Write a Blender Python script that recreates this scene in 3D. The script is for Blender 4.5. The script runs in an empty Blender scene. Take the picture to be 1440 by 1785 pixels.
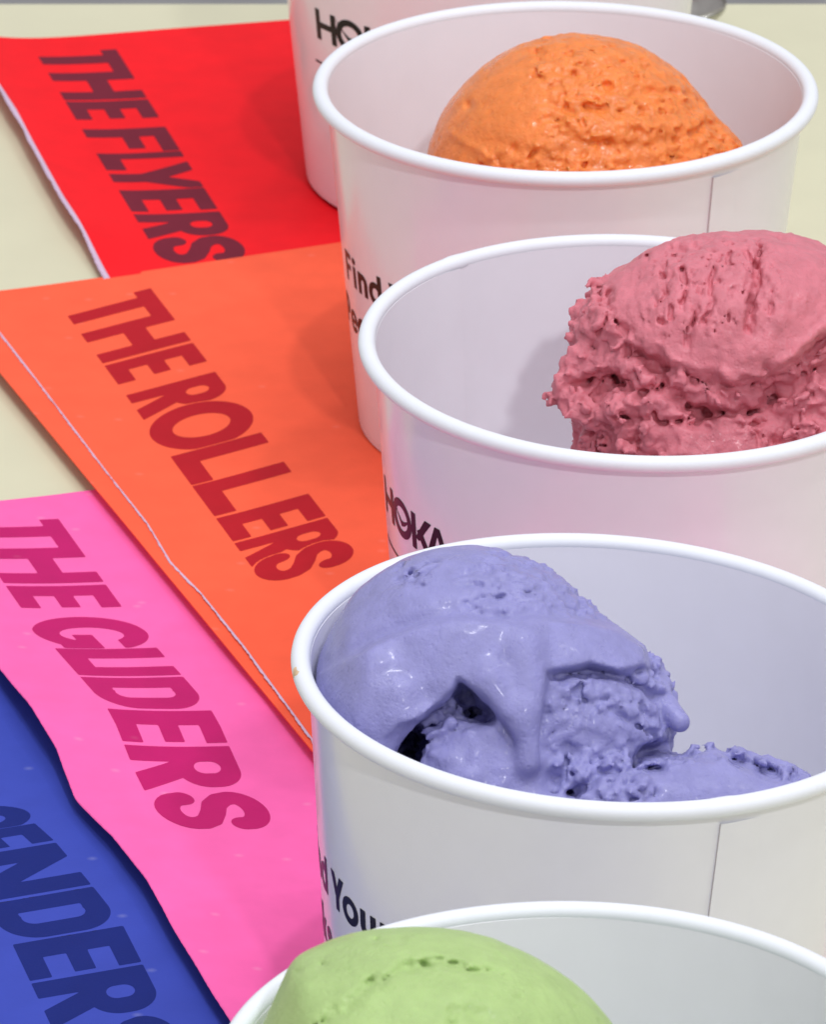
import bpy, math, random
import numpy as np
from mathutils import Vector, Matrix

# ------------------------------------------------------------------ camera, world, lamps, exposure
MM = 0.001
sc = bpy.context.scene
col = sc.collection
F_PX, PITCH, CAM_H = 10711.6, 0.4316, 482.25          # focal length in photo pixels (1440 x 1785), pitch down, height above cup foot (mm)
cam_d = bpy.data.cameras.new('camera')
cam = bpy.data.objects.new('camera', cam_d)
col.objects.link(cam)
cam.location = (0, 0, CAM_H*MM)
cam.rotation_euler = (math.pi/2 - PITCH, 0, 0)
cam_d.sensor_fit = 'VERTICAL'
cam_d.sensor_height = 36.0
cam_d.lens = 36.0*F_PX/1785.0
cam_d.clip_start = 0.05
cam_d.clip_end = 50
cam_d.dof.use_dof = True
cam_d.dof.focus_distance = 0.985
cam_d.dof.aperture_fstop = 105
sc.camera = cam

world = bpy.data.worlds.new('World')
sc.world = world
world.use_nodes = True
bg = world.node_tree.nodes['Background']
bg.inputs['Color'].default_value = (0.99, 0.95, 1.0, 1)
bg.inputs['Strength'].default_value = 0.52

def ceiling_lamp(name, direction, dist, watts, radius, color):
    d = bpy.data.lights.new(name, 'POINT')
    d.energy = watts
    d.shadow_soft_size = radius
    d.color = color
    o = bpy.data.objects.new(name, d)
    col.objects.link(o)
    v = Vector(direction).normalized()
    o.location = Vector((0.02, 1.0, 0.03)) + v*dist
    return o

ceiling_lamp('ceiling_spot', (4, -23, 68), 2.0, 28, 0.036, (0.98, 0.98, 1.0))
ceiling_lamp('ceiling_spot', (19, -88, 68), 2.4, 52, 0.05, (0.98, 0.98, 1.0))
ceiling_lamp('ceiling_spot', (36, -12, 68), 2.1, 12, 0.034, (0.98, 0.98, 1.0))
panel_d = bpy.data.lights.new('ceiling_panel', 'AREA')
panel_d.shape = 'SQUARE'
panel_d.size = 1.6
panel_d.energy = 25
panel_d.color = (0.93, 0.97, 1.0)
panel = bpy.data.objects.new('ceiling_panel', panel_d)
col.objects.link(panel)
panel.location = (0.25, 0.85, 2.3)

sc.view_settings.view_transform = 'Standard'
sc.view_settings.look = 'None'
sc.view_settings.gamma = 1.0
sc.view_settings.exposure = -0.07
sc.cycles.max_bounces = 10
sc.cycles.diffuse_bounces = 6

# ------------------------------------------------------------------ small helpers
def lin(c):
    return tuple(((x/12.92) if x <= 0.04045 else ((x+0.055)/1.055)**2.4) for x in [v/255 for v in c])

def mesh_obj(name, verts, faces, mat, parent=None, smooth=True, scale=MM):
    me = bpy.data.meshes.new(name)
    v = np.asarray(verts, dtype=np.float64)*scale
    me.from_pydata(v.tolist() if len(v) < 200000 else v.tolist(), [], faces if isinstance(faces, list) else faces.tolist())
    me.update()
    if smooth:
        me.polygons.foreach_set('use_smooth', [True]*len(me.polygons))
    me.materials.append(mat)
    o = bpy.data.objects.new(name, me)
    col.objects.link(o)
    if parent is not None:
        o.parent = parent
    return o

def tag(o, label=None, cat=None, group=None, kind=None):
    if label: o['label'] = label
    if cat: o['category'] = cat
    if group: o['group'] = group
    if kind: o['kind'] = kind
    return o

def empty(name, loc, rot=(0, 0, 0)):
    o = bpy.data.objects.new(name, None)
    o.empty_display_size = 0.02
    col.objects.link(o)
    o.location = [c*MM for c in loc]
    o.rotation_euler = rot
    return o

def principled(name, color, rough=0.5, spec=0.5, **kw):
    m = bpy.data.materials.new(name)
    m.use_nodes = True
    b = m.node_tree.nodes['Principled BSDF']
    b.inputs['Base Color'].default_value = (*color, 1)
    b.inputs['Roughness'].default_value = rough
    b.inputs['Specular IOR Level'].default_value = spec
    for k, v in kw.items():
        b.inputs[k].default_value = v
    return m, m.node_tree, b

def add_noise_color(nt, b, color, amount, scale, detail=4, dark=None):
    tc = nt.nodes.new('ShaderNodeTexCoord')
    n = nt.nodes.new('ShaderNodeTexNoise')
    n.inputs['Scale'].default_value = scale
    n.inputs['Detail'].default_value = detail
    r = nt.nodes.new('ShaderNodeValToRGB')
    r.color_ramp.elements[0].position = 0.3
    r.color_ramp.elements[1].position = 0.7
    lo = [max(0, c*(1-amount)) for c in color] if dark is None else dark
    hi = [min(1, c*(1+amount*0.6)) for c in color]
    r.color_ramp.elements[0].color = (*lo, 1)
    r.color_ramp.elements[1].color = (*hi, 1)
    nt.links.new(tc.outputs['Object'], n.inputs['Vector'])
    nt.links.new(n.outputs['Fac'], r.inputs['Fac'])
    nt.links.new(r.outputs['Color'], b.inputs['Base Color'])
    return tc, n, r

def add_bump(nt, b, scale, strength, dist, detail=3, tc=None):
    if tc is None:
        tc = nt.nodes.new('ShaderNodeTexCoord')
    n = nt.nodes.new('ShaderNodeTexNoise')
    n.inputs['Scale'].default_value = scale
    n.inputs['Detail'].default_value = detail
    bp = nt.nodes.new('ShaderNodeBump')
    bp.inputs['Strength'].default_value = strength
    bp.inputs['Distance'].default_value = dist
    nt.links.new(tc.outputs['Object'], n.inputs['Vector'])
    nt.links.new(n.outputs['Fac'], bp.inputs['Height'])
    nt.links.new(bp.outputs['Normal'], b.inputs['Normal'])
    return bp

# ------------------------------------------------------------------ materials
TABLE_Z = -2.0
m_table, nt, b = principled('cream_laminate', lin((216, 214, 184)), 0.42, 0.35)
add_noise_color(nt, b, lin((216, 214, 184)), 0.025, 60)
add_bump(nt, b, 900, 0.06, 0.0003)
m_floor, nt, b = principled('grey_floor', (0.42, 0.43, 0.43), 0.7)
add_noise_color(nt, b, (0.42, 0.43, 0.43), 0.12, 12)

def paper_mat(name, rgb, flecks=0.0):
    c = lin(rgb)
    m, nt, b = principled(name, c, 0.62, 0.14)
    tc, n, r = add_noise_color(nt, b, c, 0.05, 140, 6)
    if flecks > 0:
        vo = nt.nodes.new('ShaderNodeTexVoronoi')
        vo.voronoi_dimensions = '2D'
        vo.inputs['Scale'].default_value = 150
        mp = nt.nodes.new('ShaderNodeMapping')
        mp.inputs['Scale'].default_value = (0.8, 1.0, 1)
        mp.inputs['Rotation'].default_value = (0, 0, 0.1)
        nt.links.new(tc.outputs['Object'], mp.inputs['Vector'])
        nt.links.new(mp.outputs['Vector'], vo.inputs['Vector'])
        lt = nt.nodes.new('ShaderNodeMapRange')
        lt.inputs['From Min'].default_value = 0.13
        lt.inputs['From Max'].default_value = 0.02
        nt.links.new(vo.outputs['Distance'], lt.inputs['Value'])
        sep = nt.nodes.new('ShaderNodeSeparateColor')
        nt.links.new(vo.outputs['Color'], sep.inputs['Color'])
        gt = nt.nodes.new('ShaderNodeMath'); gt.operation = 'GREATER_THAN'
        gt.inputs[1].default_value = 0.84
        nt.links.new(sep.outputs['Red'], gt.inputs[0])
        mu = nt.nodes.new('ShaderNodeMath'); mu.operation = 'MULTIPLY'
        nt.links.new(lt.outputs['Result'], mu.inputs[0])
        nt.links.new(gt.outputs['Value'], mu.inputs[1])
        mu2 = nt.nodes.new('ShaderNodeMath'); mu2.operation = 'MULTIPLY'
        mu2.inputs[1].default_value = flecks
        nt.links.new(mu.outputs['Value'], mu2.inputs[0])
        mix = nt.nodes.new('ShaderNodeMix'); mix.data_type = 'RGBA'
        nt.links.new(mu2.outputs['Value'], mix.inputs['Factor'])
        nt.links.new(r.outputs['Color'], mix.inputs['A'])
        mix.inputs['B'].default_value = (*[min(1, x*0.5+0.45) for x in c], 1)
        nt.links.new(mix.outputs['Result'], b.inputs['Base Color'])
    add_bump(nt, b, 2200, 0.12, 0.0002, 4, tc)
    return m

m_red = paper_mat('red_paper', (246, 22, 34))
m_red_ink = paper_mat('maroon_ink', (116, 30, 50))
m_orange = paper_mat('orange_paper', (253, 100, 68), 0.10)
m_orange_ink = paper_mat('crimson_ink', (182, 22, 36))
m_pink = paper_mat('pink_paper', (252, 106, 178), 0.18)
m_pink_ink = paper_mat('magenta_ink', (192, 26, 106), 0.05)
m_blue = paper_mat('blue_paper', (60, 76, 176), 0.16)
m_blue_ink = paper_mat('navy_ink', (22, 38, 116), 0.1)
m_core = paper_mat('torn_paper_core', (214, 190, 214))

m_cup, nt, b = principled('coated_cup_paper', lin((236, 237, 244)), 0.22, 0.5)
add_noise_color(nt, b, lin((236, 237, 244)), 0.012, 200)
b.inputs['Coat Weight'].default_value = 0.25
b.inputs['Coat Roughness'].default_value = 0.12
add_bump(nt, b, 300, 0.05, 0.0004)
m_cup_in, nt, b = principled('cup_inner_coating', lin((240, 240, 247)), 0.5, 0.4)
add_noise_color(nt, b, lin((240, 240, 247)), 0.015, 120)
add_bump(nt, b, 260, 0.05, 0.0004)
m_rim, nt, b = principled('rolled_cup_rim', lin((232, 236, 243)), 0.55, 0.35)
add_noise_color(nt, b, lin((232, 236, 243)), 0.012, 300)
m_ink, nt, b = principled('black_cup_ink', (0.006, 0.005, 0.006), 0.3, 0.2)
add_noise_color(nt, b, (0.012, 0.010, 0.011), 0.2, 300)
m_seam, nt, b = principled('seam_edge_paper', lin((196, 190, 190)), 0.5, 0.4)
add_noise_color(nt, b, lin((196, 190, 190)), 0.03, 300)
m_steel, nt, b = principled('brushed_steel', (0.55, 0.54, 0.50), 0.28, 0.5, Metallic=1.0)
add_noise_color(nt, b, (0.55, 0.54, 0.50), 0.08, 400)

def ice_mat(name, rgb, rough, sss=0.25, radius=(1.0, 0.6, 0.5), var=0.08, grain=1.0, wet=0.2, coat=0.1):
    c = lin(rgb)
    m, nt, b = principled(name, c, rough, 0.35)
    b.inputs['Subsurface Weight'].default_value = sss
    b.inputs['Subsurface Radius'].default_value = radius
    b.inputs['Subsurface Scale'].default_value = 0.0011
    tc, n, r = add_noise_color(nt, b, c, var, 330, 6)
    b.inputs['Coat Weight'].default_value = coat
    b.inputs['Coat Roughness'].default_value = 0.14
    # wet patches among the frosty matt surface
    n2 = nt.nodes.new('ShaderNodeTexNoise')
    n2.inputs['Scale'].default_value = 170
    n2.inputs['Detail'].default_value = 3
    mr = nt.nodes.new('ShaderNodeMapRange')
    mr.inputs['From Min'].default_value = 0.56; mr.inputs['From Max'].default_value = 0.68
    mr.inputs['To Min'].default_value = rough; mr.inputs['To Max'].default_value = wet
    nt.links.new(tc.outputs['Object'], n2.inputs['Vector'])
    nt.links.new(n2.outputs['Fac'], mr.inputs['Value'])
    nt.links.new(mr.outputs['Result'], b.inputs['Roughness'])
    # frozen grain: fine noise plus tiny pores
    g = nt.nodes.new('ShaderNodeTexNoise')
    g.inputs['Scale'].default_value = 1100
    g.inputs['Detail'].default_value = 6
    g.inputs['Roughness'].default_value = 0.65
    vo = nt.nodes.new('ShaderNodeTexVoronoi')
    vo.inputs['Scale'].default_value = 900
    pr = nt.nodes.new('ShaderNodeMapRange')
    pr.inputs['From Min'].default_value = 0.0; pr.inputs['From Max'].default_value = 0.33
    nt.links.new(tc.outputs['Object'], g.inputs['Vector'])
    nt.links.new(tc.outputs['Object'], vo.inputs['Vector'])
    nt.links.new(vo.outputs['Distance'], pr.inputs['Value'])
    pm = nt.nodes.new('ShaderNodeMath'); pm.operation = 'MULTIPLY_ADD'
    pm.inputs[1].default_value = 0.35
    nt.links.new(pr.outputs['Result'], pm.inputs[0])
    nt.links.new(g.outputs['Fac'], pm.inputs[2])
    bp = nt.nodes.new('ShaderNodeBump')
    bp.inputs['Strength'].default_value = min(1.0, 0.8*grain)
    bp.inputs['Distance'].default_value = 0.0008*grain
    nt.links.new(pm.outputs['Value'], bp.inputs['Height'])
    nt.links.new(bp.outputs['Normal'], b.inputs['Normal'])
    return m

m_ice_orange = ice_mat('orange_sorbet', (243, 138, 66), 0.45, 0.5, (1.6, 0.7, 0.25), 0.14, 0.75, 0.12, 0.35)
m_ice_pink = ice_mat('berry_ice_cream', (214, 124, 137), 0.56, 0.3, (1.0, 0.5, 0.5), 0.12, 0.7, 0.3, 0.08)
m_ice_purple = ice_mat('lavender_ice_cream', (146, 145, 198), 0.5, 0.35, (0.8, 0.7, 1.0), 0.09, 0.6, 0.14, 0.13)
m_ice_green = ice_mat('pistachio_ice_cream', (172, 199, 130), 0.6, 0.3, (0.7, 1.0, 0.5), 0.08, 0.7, 0.4, 0.08)
m_smear, nt, b = principled('dried_smear', lin((218, 188, 150)), 0.35, 0.5)
add_noise_color(nt, b, lin((218, 188, 150)), 0.2, 900)

# ------------------------------------------------------------------ table and floor
def box_mesh(x0, x1, y0, y1, z0, z1):
    v = [(x0, y0, z0), (x1, y0, z0), (x1, y1, z0), (x0, y1, z0), (x0, y0, z1), (x1, y0, z1), (x1, y1, z1), (x0, y1, z1)]
    f = [(0, 3, 2, 1), (4, 5, 6, 7), (0, 1, 5, 4), (1, 2, 6, 5), (2, 3, 7, 6), (3, 0, 4, 7)]
    return v, f
v, f = box_mesh(-700, 700, 420, 1331.5, TABLE_Z-28, TABLE_Z)
t = mesh_obj('table_top', v, f, m_table, smooth=False)
bv = t.modifiers.new('bevel', 'BEVEL'); bv.width = 0.0015; bv.segments = 3
tag(t, 'pale cream table top under the cups and papers', kind='structure')
v, f = box_mesh(-6000, 6000, -3000, 12000, -790, -760)
t = mesh_obj('floor', v, f, m_floor, smooth=False)
tag(t, 'grey floor beyond the far edge of the table', kind='structure')

# ------------------------------------------------------------------ noise
def _hash(ix, iy, iz, seed):
    h = (ix.astype(np.uint32)*np.uint32(374761393) + iy.astype(np.uint32)*np.uint32(668265263)
         + iz.astype(np.uint32)*np.uint32(2147483647) + np.uint32((seed*1013904223) & 0xffffffff))
    h ^= h >> np.uint32(13); h *= np.uint32(1274126177); h ^= h >> np.uint32(16)
    h *= np.uint32(2246822519); h ^= h >> np.uint32(13)
    return h

def perlin(x, y, z, seed=0):
    x = np.asarray(x, np.float32); y = np.asarray(y, np.float32); z = np.asarray(z, np.float32)
    fx = np.floor(x); fy = np.floor(y); fz = np.floor(z)
    ix = fx.astype(np.int32); iy = fy.astype(np.int32); iz = fz.astype(np.int32)
    dx = x-fx; dy = y-fy; dz = z-fz
    ux = dx*dx*dx*(dx*(dx*6-15)+10); uy = dy*dy*dy*(dy*(dy*6-15)+10); uz = dz*dz*dz*(dz*(dz*6-15)+10)
    out = 0
    for a in (0, 1):
        wx = ux if a else 1-ux
        for b_ in (0, 1):
            wy = uy if b_ else 1-uy
            for c in (0, 1):
                wz = uz if c else 1-uz
                h = _hash(ix+a, iy+b_, iz+c, seed)
                gx = ((h & np.uint32(1023)).astype(np.float32)/511.5-1)
                gy = (((h >> np.uint32(10)) & np.uint32(1023)).astype(np.float32)/511.5-1)
                gz = (((h >> np.uint32(20)) & np.uint32(1023)).astype(np.float32)/511.5-1)
                out = out + wx*wy*wz*(gx*(dx-a)+gy*(dy-b_)+gz*(dz-c))
    return out*1.25

def fbm(x, y, z, seed=0, octv=3, gain=0.5):
    o = 0; a = 1.0; k = 1.0
    for i in range(octv):
        o = o + a*perlin(x*k, y*k, z*k, seed+i*17)
        a *= gain; k *= 2.03
    return o

def worley(x, y, z, seed=0):
    fx = np.floor(x); fy = np.floor(y); fz = np.floor(z)
    ix = fx.astype(np.int32); iy = fy.astype(np.int32); iz = fz.astype(np.int32)
    dx = (x-fx).astype(np.float32); dy = (y-fy).astype(np.float32); dz = (z-fz).astype(np.float32)
    best = np.full(dx.shape, 9.0, np.float32)
    for a in (-1, 0, 1):
        for b_ in (-1, 0, 1):
            for c in (-1, 0, 1):
                h = _hash(ix+a, iy+b_, iz+c, seed)
                px = (h & np.uint32(1023)).astype(np.float32)/1023+a-dx
                py = ((h >> np.uint32(10)) & np.uint32(1023)).astype(np.float32)/1023+b_-dy
                pz = ((h >> np.uint32(20)) & np.uint32(1023)).astype(np.float32)/1023+c-dz
                best = np.minimum(best, px*px+py*py+pz*pz)
    return np.sqrt(best)

def sstep(a, b, x):
    t = np.clip((x-a)/(b-a), 0, 1)
    return t*t*(3-2*t)

# ------------------------------------------------------------------ flat print: glyphs as distance fields, traced into thin meshes
def gb(x0, y0, x1, y1):
    return lambda X, Y: np.maximum(np.maximum(x0-X, X-x1), np.maximum(y0-Y, Y-y1))
def gpoly(pts):
    P = np.array(pts, float)
    def fn(X, Y):
        d = np.full(X.shape, 1e9); s = np.ones(X.shape)
        n = len(P)
        for i in range(n):
            a = P[i]; c = P[(i+1) % n]; e = c-a
            wx = X-a[0]; wy = Y-a[1]
            t = np.clip((wx*e[0]+wy*e[1])/(e@e), 0, 1)
            d = np.minimum(d, np.hypot(wx-e[0]*t, wy-e[1]*t))
            c1 = Y >= a[1]; c2 = Y < c[1]; c3 = e[0]*wy > e[1]*wx
            flip = (c1 & c2 & c3) | (~c1 & ~c2 & ~c3)
            s = np.where(flip, -s, s)
        return d*s
    return fn
def gell(cx, cy, rx, ry):
    return lambda X, Y: (np.sqrt(((X-cx)/rx)**2+((Y-cy)/ry)**2)-1)*min(rx, ry)
def grbox(x0, y0, x1, y1, r):
    cx, cy, hx, hy = (x0+x1)/2, (y0+y1)/2, (x1-x0)/2, (y1-y0)/2
    r = min(r, hx, hy)
    def fn(X, Y):
        qx = np.abs(X-cx)-hx+r; qy = np.abs(Y-cy)-hy+r
        return np.hypot(np.maximum(qx, 0), np.maximum(qy, 0))+np.minimum(np.maximum(qx, qy), 0)-r
    return fn
def gstroke(pts, w, closed=False):
    P = np.array(pts, float)
    def fn(X, Y):
        d = np.full(X.shape, 1e9)
        for i in range(len(P)-1):
            a = P[i]; e = P[i+1]-a
            wx = X-a[0]; wy = Y-a[1]
            L = e@e
            t = np.clip((wx*e[0]+wy*e[1])/L, 0, 1)
            d = np.minimum(d, np.hypot(wx-e[0]*t, wy-e[1]*t))
        return d-w/2
    return fn
def arc(cx, cy, rx, ry, a0, a1, n=14):
    return [(cx+rx*math.cos(math.radians(a0+(a1-a0)*i/n)), cy+ry*math.sin(math.radians(a0+(a1-a0)*i/n))) for i in range(n+1)]
def gu(*fs):
    def fn(X, Y):
        d = fs[0](X, Y)
        for g in fs[1:]: d = np.minimum(d, g(X, Y))
        return d
    return fn
def gsub(a, *bs):
    def fn(X, Y):
        d = a(X, Y)
        for g in bs: d = np.maximum(d, -g(X, Y))
        return d
    return fn
def gand(a, c):
    return lambda X, Y: np.maximum(a(X, Y), c(X, Y))

# heavy poster capitals, cap height 1
CAPS = {
 'T': (0.46, gu(gb(-.15, .8, .50, 1), gb(.0, 0, .235, 1))),
 'H': (0.79, gu(gb(0, 0, .235, 1), gb(.56, 0, .79, 1), gb(0, .41, .79, .66))),
 'E': (0.52, gu(gb(0, 0, .235, 1), gb(0, 0, .52, .2), gb(0, .41, .50, .60), gb(0, .8, .52, 1))),
 'F': (0.62, gu(gb(0, 0, .235, 1), gb(0, .42, .56, .62), gb(0, .8, .66, 1))),
 'L': (0.68, gu(gb(0, 0, .235, 1), gb(0, 0, .68, .24))),
 'I': (0.235, gb(0, 0, .235, 1)),
 'R': (0.70, gu(gb(0, 0, .235, 1), gsub(gu(grbox(0, .40, .64, 1, .27), gb(0, .40, .3, 1)), grbox(.235, .58, .42, .83, .12)),
               gpoly([(.20, .45), (.42, .0), (.70, .0), (.46, .48)]))),
 'O': (1.02, gsub(gell(.5, .5, .52, .55), gell(.5, .5, .25, .31))),
 'D': (0.70, gsub(gu(grbox(0, 0, .70, 1, .34), gb(0, 0, .34, 1)), gu(grbox(.235, .22, .46, .79, .19), gb(.235, .22, .30, .79)))),
 'S': (0.68, gu(gstroke([(.575, .71)]+arc(.34, .745, .235, .155, 8, 180, 14)+[(.13, .65), (.22, .56), (.36, .50), (.50, .42), (.555, .33)]
                        + arc(.335, .265, .225, .165, 10, -180, 14)+[(.10, .30)], .225))),
 'G': (0.76, gu(gsub(gell(.37, .5, .39, .55), gell(.40, .5, .17, .31), gb(.42, .40, .9, .70)), gb(.40, .30, .76, .50), gb(.54, .1, .76, .5))),
 'C': (0.66, gsub(gell(.36, .5, .39, .55), gell(.38, .5, .17, .32), gb(.44, .36, .9, .66))),
 'N': (0.80, gu(gb(0, 0, .235, 1), gb(.565, 0, .80, 1), gpoly([(0, 1), (.26, 1), (.80, 0), (.54, 0)]))),
 'Y': (0.72, gu(gpoly([(.24, 0), (.47, 0), (.47, .45), (.24, .45)]), gpoly([(.24, .38), (.47, .44), (.20, 1), (-.04, 1)]), gpoly([(.24, .44), (.47, .38), (.76, 1), (.52, 1)]))),
 'A': (0.86, gu(gpoly([(0, 0), (.24, 0), (.50, 1), (.32, 1)]), gpoly([(.62, 0), (.86, 0), (.54, 1), (.36, 1)]), gb(.2, .18, .66, .36))),
}
# rounder letters for the cups, cap height 1
W = .2
CUPF = {
 'H': (0.86, gu(gb(0, 0, .2, 1), gb(.66, 0, .86, 1), gb(0, .40, .86, .60))),
 'O': (1.06, gu(gsub(gell(.53, .5, .55, .53), gell(.53, .5, .34, .32)), gpoly([(-.1, 1.0), (.05, .86), (.30, .60), (.52, .45), (.66, .46), (1.0, .62), (.72, .36), (.52, .28), (.36, .46), (.14, .72)]))),
 'K': (0.92, gu(gb(0, 0, .22, 1), gpoly([(.18, .34), (.66, 1), (.94, 1), (.36, .30)]), gpoly([(.26, .56), (.46, .68), (.95, 0), (.67, 0)]))),
 'A': (1.04, gu(gpoly([(0, 0), (.25, 0), (.60, 1), (.42, 1)]), gpoly([(.79, 0), (1.04, 0), (.62, 1), (.44, 1)]), gb(.25, .16, .8, .34))),
 'F': (0.58, gu(gb(0, 0, W, 1), gb(0, .81, .58, 1), gb(0, .43, .53, .61))),
 'P': (0.64, gu(gb(0, 0, W, 1), gsub(gu(grbox(0, .36, .66, 1, .32), gb(0, .36, .3, 1)), grbox(W, .54, .45, .82, .14)))),
 'Y': (0.76, gu(gb(.28, 0, .48, .45), gpoly([(.28, .36), (.48, .42), (.23, 1), (-.01, 1)]), gpoly([(.28, .42), (.48, .36), (.77, 1), (.53, 1)]))),
 'i': (0.22, gu(gb(0.01, 0, .21, .72), gell(.11, .90, .125, .115))),
 'n': (0.58, gu(gb(0, 0, W, .72), gstroke([(.1, .40)]+arc(.295, .43, .185, .19, 160, 0, 10)+[(.48, 0.1)], W), gb(.38, 0, .58, .3))),
 'd': (0.66, gu(gb(.46, 0, .66, 1.02), gsub(gell(.33, .36, .35, .38), gell(.34, .36, .16, .185)))),
 'o': (0.70, gsub(gell(.35, .36, .37, .38), gell(.35, .36, .17, .185))),
 'u': (0.58, gu(gb(.38, 0, .58, .72), gstroke([(.48, .32)]+arc(.285, .29, .185, .19, -20, -180, 10)+[(.1, .62)], W), gb(0, .42, .2, .72))),
 'r': (0.42, gu(gb(0, 0, W, .72), gstroke([(.1, .40)]+arc(.30, .42, .19, .20, 165, 70, 8), W))),
 'e': (0.68, gsub(gu(gsub(gell(.34, .36, .36, .38), gell(.34, .36, .17, .20)), gb(.1, .30, .66, .43)), gpoly([(.42, .30), (.9, .30), (.9, .08), (.56, .19)]))),
 'a': (0.66, gu(gb(.46, 0, .66, .72), gsub(gell(.33, .36, .35, .38), gell(.34, .36, .16, .185)))),
 'k': (0.62, gu(gb(0, 0, W, 1.02), gpoly([(.14, .26), (.36, .72), (.61, .72), (.30, .24)]), gpoly([(.18, .40), (.34, .50), (.64, 0), (.40, 0)]))),
 's': (0.52, gstroke([(.43, .54)]+arc(.27, .53, .15, .11, 10, 180, 8)+[(.16, .44), (.26, .38), (.38, .30)]+arc(.25, .20, .16, .12, 30, -170, 10), .165)),
}

def trace(items, font, h, gap=0.0, join={}):
    """items: (glyph, s0, width or None). One union field, traced into (s,t) verts and filled faces without overlaps."""
    lo = min(it[1] for it in items)-.3
    hi = max(it[1]+(it[2] or font[it[0]][0]) for it in items)+.3
    xs = np.arange(lo, hi, h); ys = np.arange(-.16, 1.2, h)
    X, Y = np.meshgrid(xs, ys, indexing='ij')
    D = np.full(X.shape, 9.0)
    for g, s0, wid in items:
        w0, fn = font[g]
        k = 1.0 if wid is None else wid/w0
        a = np.searchsorted(xs, s0-.3); b_ = np.searchsorted(xs, s0+w0*k+.32)
        G = fn((X[a:b_]-s0)/k, Y[a:b_])*min(k, 1.0)
        if not join.get(g, False) and gap > 0:      # hairline of bare paper where two letters touch
            D[a:b_] = np.where(G < gap, np.maximum(D[a:b_], gap-G), D[a:b_])
        D[a:b_] = np.minimum(D[a:b_], G)
    D = np.where(np.abs(D) < 1e-6, -1e-6, D)
    ins = D < 0
    VV, FF, base = [], [], {}
    def vid(key, p):
        if key not in base:
            base[key] = len(VV); VV.append(p)
        return base[key]
    cnt = ins[:-1, :-1].astype(int)+ins[1:, :-1]+ins[1:, 1:]+ins[:-1, 1:]
    for i, j in zip(*np.where(cnt > 0)):
        cs = [(i, j), (i+1, j), (i+1, j+1), (i, j+1)]
        poly = []
        for q in range(4):
            a = cs[q]; c = cs[(q+1) % 4]
            if ins[a]: poly.append(vid(a, (xs[a[0]], ys[a[1]])))
            if ins[a] != ins[c]:
                t_ = D[a]/(D[a]-D[c])
                poly.append(vid(tuple(sorted((a, c))), (xs[a[0]]+(xs[c[0]]-xs[a[0]])*t_, ys[a[1]]+(ys[c[1]]-ys[a[1]])*t_)))
        if len(poly) >= 3: FF.append(tuple(poly))
    return np.array(VV), FF

# ------------------------------------------------------------------ printed papers
def lerp_curve(s, pts):
    return np.interp(s, [q[0] for q in pts], [q[1] for q in pts])

class Sheet:
    """A sheet in plan: corner, edge direction e (along the torn edge), c (across). z(s,w) gives its height."""
    def __init__(self, corner, ang_e, ang_c, L, Wd, edge_off, zfun):
        self.o = np.array(corner, float)
        self.e = np.array([math.cos(math.radians(ang_e)), math.sin(math.radians(ang_e))])
        self.c = np.array([math.cos(math.radians(ang_c)), math.sin(math.radians(ang_c))])
        self.L, self.W, self.off, self.zf = L, Wd, edge_off, zfun
        self.inv = np.linalg.inv(np.stack([self.e, self.c], 1))
    def sw(self, x, y):
        d = np.stack([x-self.o[0], y-self.o[1]])
        r = self.inv @ d
        return r[0], r[1]
    def pos(self, s, w):
        n = lerp_curve(s, self.off)*np.clip(1-w/14.0, 0, 1)**2
        x = self.o[0]+self.e[0]*s+self.c[0]*(w+n)
        y = self.o[1]+self.e[1]*s+self.c[1]*(w+n)
        return x, y, self.zf(s, w)

def sheet_mesh(name, sh, mat, parent, thick=0.3, ns=150, nw=60):
    s = np.linspace(0, sh.L, ns); w = sh.W*np.linspace(0, 1, nw)**1.25
    S, Wg = np.meshgrid(s, w, indexing='ij')
    X, Y, Z = sh.pos(S.ravel(), Wg.ravel())
    top = np.stack([X, Y, Z], 1); bot = top-np.array([0, 0, thick])
    N = ns*nw
    F = []
    for i in range(ns-1):
        for j in range(nw-1):
            a = i*nw+j
            F.append((a, a+nw, a+nw+1, a+1)); F.append((a+N, a+1+N, a+nw+1+N, a+nw+N))
    # cut sides have their own vertices so that the faces stay flat up to the edge
    ring = [i*nw for i in range(ns)]+[(ns-1)*nw+j for j in range(1, nw)]+[i*nw+nw-1 for i in range(ns-2, -1, -1)]+[j for j in range(nw-2, 0, -1)]
    V = np.concatenate([top, bot, top[ring], bot[ring]]); m = len(ring)
    for k in range(m):
        l = (k+1) % m
        F.append((2*N+k, 2*N+m+k, 2*N+m+l, 2*N+l))
    return mesh_obj(name, V, F, mat, parent)

def torn_edge(name, sh, mat, parent, wmin, wmax, seed, thick=0.34, rag=1.0):
    n = 520
    s = np.linspace(0.2, sh.L-.2, n)
    x, y, z = sh.pos(s, np.zeros(n)+0.05)
    rr = perlin(s*0.09, s*0+3.3, s*0+.7, seed)*.5+.5
    jag = perlin(s*0.9, s*0+1.3, s*0+.2, seed+3)
    jag2 = perlin(s*2.6, s*0+5.3, s*0+.2, seed+5)
    wd = np.maximum(.06, wmin+(wmax-wmin)*np.clip(rr, 0, 1)+(jag*.22+jag2*.12)*rag)
    p0 = np.stack([x, y, z-.02], 1)
    p1 = np.stack([x-sh.c[0]*wd, y-sh.c[1]*wd, z-.12-.10*wd+jag*.05*rag], 1)
    p2 = p1-np.array([0, 0, .12]); p3 = p0-np.array([0, 0, thick])
    V = np.concatenate([p0, p1, p2, p3]); F = []
    for i in range(n-1):
        for q in range(4):
            a = q*n+i; c = ((q+1) % 4)*n+i
            F.append((a, a+1, c+1, c))
    F += [(0, n, 2*n, 3*n), (n-1, 4*n-1, 3*n-1, 2*n-1)]
    return mesh_obj(name, V, F, mat, parent)

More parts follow.
